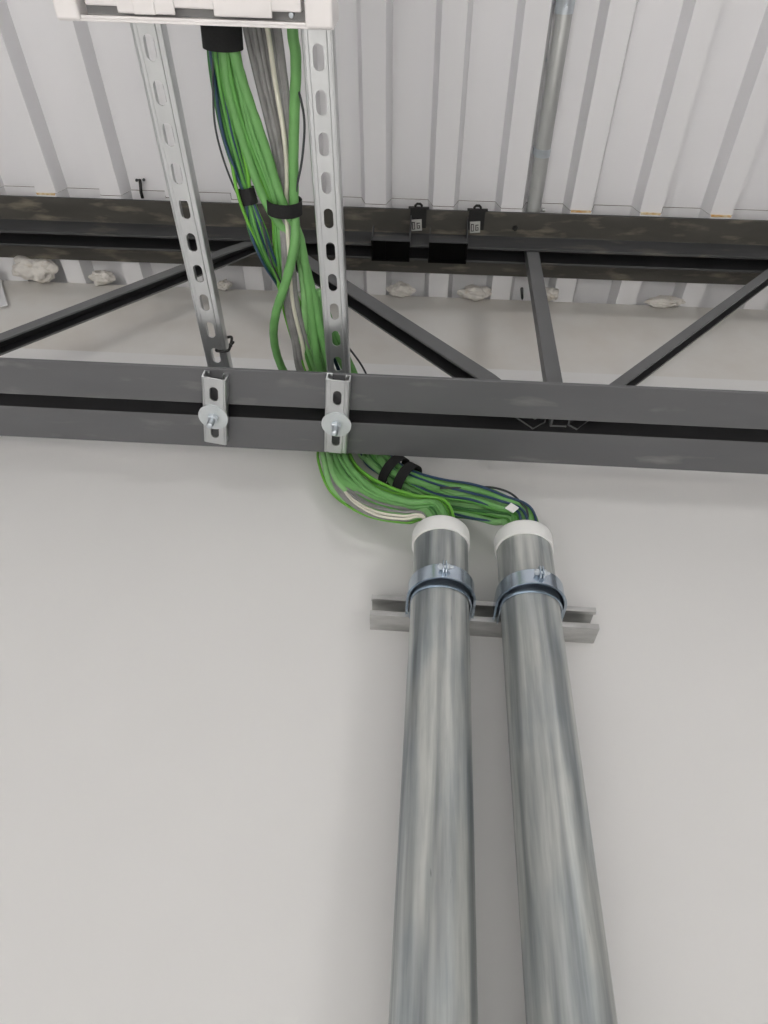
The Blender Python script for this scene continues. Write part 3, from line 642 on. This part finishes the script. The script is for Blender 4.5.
# ------------------------------------------------------------------ black brackets on the top chord
def bracket(px0, px1, dy, tabx0, tabx1, sx0, sx1, lab):
    zb_ = ZV - .016; ya_, yb_ = .7105, .765
    c = aty((px0+px1)/2, 241+dy, ya_)
    xa2 = aty(px0, 241+dy, ya_).x; xb2 = aty(px1, 241+dy, ya_).x
    t = thing('beam_bracket', (c.x, ya_, zb_), lab, 'bracket', 'black brackets on the joist top chord')
    th = .003
    bm = bmesh.new()
    box(bm, (xa2, ya_, zb_), (xb2, ya_+th, zb_+.034)); link('front_lip', bm, MT['topchord'], t, bevel=.0008); bm = bmesh.new()
    box(bm, (xa2, ya_+th, zb_), (xa2+th, yb_, ZV-.0015)); box(bm, (xb2-th, ya_+th, zb_), (xb2, yb_, ZV-.0015))
    box(bm, (xa2+th, yb_-th, zb_), (xb2-th, yb_, ZV-.0015)); box(bm, (xa2+th, ya_+th, ZV-.0045), (xb2-th, yb_-th, ZV-.0015))
    box(bm, ((xa2*2+xb2)/3, ya_+th, zb_+.002), ((xa2*2+xb2)/3+th, yb_-th, ZV-.0045))
    link('seat_box', bm, MT['blackest'], t)
    for s, hh, top_y in ((0, .058, .700), (1, ZT-zb_-T-.001, .680)):
        x_ = xa2 if s == 0 else xb2-th
        bm = bmesh.new()
        prism(bm, [(ya_, zb_+.002), (GN-.0005, zb_+.002+.0145), (GN-.0005, zb_+hh), (top_y, zb_+hh), (top_y, zb_+hh-.012)], Vector((x_, 0, 0)), Vector((x_+th, 0, 0)), Y, Z)
        link('gusset', bm, MT['topchord'], t)
    zt2 = ZT - T - .0012
    xa3 = atz(tabx0, 222+dy, zt2).x; xb3 = atz(tabx1, 222+dy, zt2).x
    bm = bmesh.new(); box(bm, (xa3, YT-.003, zt2-.003), (xb3, .712, zt2)); box(bm, (xa3-.005, YT-.006, zt2-.004), (xb3+.006, YT-.003, ZT-.001)); link('tab_plate', bm, MT['blackp'], t, bevel=.0008)
    zs2 = zt2 - .0045
    A = atz(sx0, 219.5+dy, zs2); B = atz(sx1, 231+dy, zs2)
    lw, lh = abs(B.x-A.x), abs(B.y-A.y); cx, cy = (A.x+B.x)/2, (A.y+B.y)/2
    R = Matrix.Translation((cx, cy, zs2)) @ Matrix.Rotation(math.radians(-5), 4, 'Z')
    bm = bmesh.new(); box(bm, (-lw/2, -lh/2, 0), (lw/2, lh/2, .0014)); bmesh.ops.transform(bm, matrix=R, verts=bm.verts)
    st = link('label', bm, MT['sticker'], t, label='pale grey sticker with dark marks')
    bm = bmesh.new()
    def stroke(x0, y0, x1, y1): box(bm, (min(x0,x1)*lw, min(y0,y1)*lh, -.0004), (max(x0,x1)*lw, max(y0,y1)*lh, 0))
    for q in ((-.40,-.30,-.33,.36), (-.40,-.30,-.12,-.23), (-.18,-.30,-.12,.36), (-.40,.30,-.12,.36),
              (.04,-.22,.34,-.15), (.04,-.22,.11,.30), (.04,.24,.34,.30), (.27,.02,.34,.30), (.16,.02,.34,.08)): stroke(*q)
    bmesh.ops.transform(bm, matrix=R, verts=bm.verts)
    mk = link('marking', bm, MT['blackp'], st)
    xm = (xa3+xb3)/2; bm = bmesh.new()
    tube(bm, [Vector((xm-.008, YT-.005, ZT-.006)), Vector((xm-.008, YT-.010, ZT-.006)), Vector((xm-.004, YT-.014, ZT-.006)), Vector((xm+.004, YT-.014, ZT-.006)), Vector((xm+.008, YT-.010, ZT-.006)), Vector((xm+.008, YT-.005, ZT-.006))], .0032, 8)
    link('loop', bm, MT['blackp'], t)
bracket(371, 410, 0, 410, 426, 411, 421.5, 'black bracket with a pale sticker on the joist top chord, nearer the right strut')
bracket(429, 468, 2, 468, 484, 470.5, 479.5, 'black bracket with a pale sticker on the joist top chord, nearer the roof conduit')

# ------------------------------------------------------------------ small things on the deck and wall top
def screw_thing(px, py, r, m, lab, z=ZT+DH, name='deck_screw', h=.006):
    p = atz(px, py, z); bm = bmesh.new()
    lathe(bm, [(.0001,-h),(r*.7,-h),(r,-h*.6),(r,0),(.0001,0)], Vector((p.x,p.y,z)), Z, 12)
    tag(link(name, bm, m, smooth=True), lab, 'screw')
screw_thing(86, 76, .0045, MT['dark'], 'dark screw tip alone on the deck, left of the left strut')
screw_thing(137, 180, .0036, MT['dark'], 'left one of a close pair of dark screw tips on the deck above the joist')
screw_thing(144, 179.5, .0036, MT['dark'], 'right one of a close pair of dark screw tips on the deck above the joist')
screw_thing(544.5, 59.5, .0055, MT['zinc'], 'bright screw head on the deck close to the roof conduit', h=.008)
screw_thing(543.5, 210, .0045, MT['emt'], 'grey screw on the deck between the roof conduit and the joist', z=ZT+.03)
p = atz(141, 192, ZT+.02); bm = bmesh.new(); tube(bm, [p+Vector((0,.015,.0)), p, p+Vector((-.001,-.018,.012)), p+Vector((-.003,-.024,.018))], .0042, 8)
tag(link('rubber_plug', bm, MT['blackp'], smooth=True), 'short black rubber plug in the deck just above the joist, beside the left strut', 'plug')
p = aty(553-37+4, 279, .875); bm = bmesh.new()
lathe(bm, [(.0001,-.065),(.0035,-.052),(.0045,0),(.0001,0)], Vector((p.x, .872, ZT+.0)), Z+X*.05, 10)
tag(link('deck_screw', bm, MT['dark'], smooth=True), 'long dark screw hanging from the deck behind the joist', 'screw')
bm = bmesh.new(); pq = aty(543, 227, .0 or .71); p = atz(515, 228, ZT-T)
lathe(bm, [(.0001,-.006),(.006,-.006),(.007,-.002),(.007,0),(.0001,0)], Vector((p.x, p.y, ZT-T-.0002)), Z, 6)
tag(link('bolt_head', bm, MT['blackp']), 'black bolt head under the joist top chord near the roof conduit', 'bolt')
# strap at the far left
a, b2 = aty(-6, 268, .896), aty(4, 306, .896)
bm = bmesh.new(); t = (b2-a).normalized(); prism(bm, [(-.009,-.0012),(.009,-.0012),(.009,.0012),(-.009,.0012)], a, b2, t.cross(Y).normalized(), Y)
tag(link('metal_strap', bm, MT['deck2'], bevel=.0005), 'pale flat metal strap on the upper wall at the left edge of the picture', 'strap')

def fluff(px, py, yy, sx, sy, sz, lab, seed):
    p = aty(px, py, yy); p.z = min(p.z, ZT - sz*.35)
    bm = bmesh.new(); bmesh.ops.create_icosphere(bm, subdivisions=5, radius=1)
    for v in bm.verts:
        q = v.co.normalized()
        k = 1 + .40*noise.noise(q*1.5 + Vector((seed, seed, 0))) + .16*noise.noise(q*3.6 + Vector((0, seed, 2))) + .04*noise.noise(q*11 + Vector((seed, 0, 0)))
        v.co = Vector((q.x*sx*k, q.y*sy*k, q.z*sz*k)) + p
    for v in bm.verts:
        v.co.y = min(v.co.y, YW-.0005)
        if v.co.y > YW-.01: pass
    tag(link('insulation_tuft', bm, MT['fluff'], smooth=True), lab, 'insulation')
fluff(42, 263, .864, .060, .034, .028, 'largest pale tuft of insulation behind the joist top chord at far left', 1.3)
fluff(110, 268, .884, .032, .019, .020, 'small pale tuft of insulation left of the left strut behind the joist', 4.1)
fluff(226, 281, .892, .022, .012, .017, 'small pale tuft of insulation left of the green cables on the wall top', 6.2)
fluff(402, 281, .886, .034, .018, .018, 'pale tuft of insulation behind the joist, below the black bracket nearer the right strut', 8.7)
fluff(474, 285, .886, .044, .018, .022, 'wide pale tuft of insulation behind the joist, right of the black brackets', 11.9)
fluff(548, 281, .880, .022, .016, .018, 'small pale tuft of insulation just right of the upright joist web', 14.2)
fluff(660, 294, .892, .050, .012, .018, 'long low tuft of insulation on the wall top toward the right edge', 17.5)

# ------------------------------------------------------------------ light
w = bpy.data.worlds.new('hall'); S.world = w; w.use_nodes = True
w.node_tree.nodes['Background'].inputs['Color'].default_value = (.985, .99, 1, 1)
w.node_tree.nodes['Background'].inputs['Strength'].default_value = .30
def area(name, loc, aim, sx, sy, power, col=(1, .985, .97)):
    l = bpy.data.lights.new(name, 'AREA'); l.shape = 'RECTANGLE'; l.size = sx; l.size_y = sy; l.energy = power; l.color = col
    o = bpy.data.objects.new(name, l); COL.objects.link(o); o.location = loc
    o.rotation_euler = (Vector(aim)-Vector(loc)).to_track_quat('-Z', 'Y').to_euler(); return o
area('unseen_lamp', (3.6, -3.6, CZ+1.35), (0, YW, CZ+.5), .9, .4, 42)
for lx, ly, pw in ((-2.2, -1.6, 54), (2.0, -1.6, 8), (0, -2.6, 70), (-2.6, -3.8, 60), (2.6, -3.8, 10), (0, -.9, 74)):  # added unseen lamps aimed at the floor, their bounce brightens the deck
    area('unseen_lamp', (lx, ly, CZ+1.3), (lx, ly, 0), 1.2, .3, pw).data.spread = math.radians(95)

vs = S.view_settings; vs.view_transform = 'Standard'; vs.look = 'None'; vs.exposure = -.05; vs.gamma = 1; vs.use_curve_mapping = False
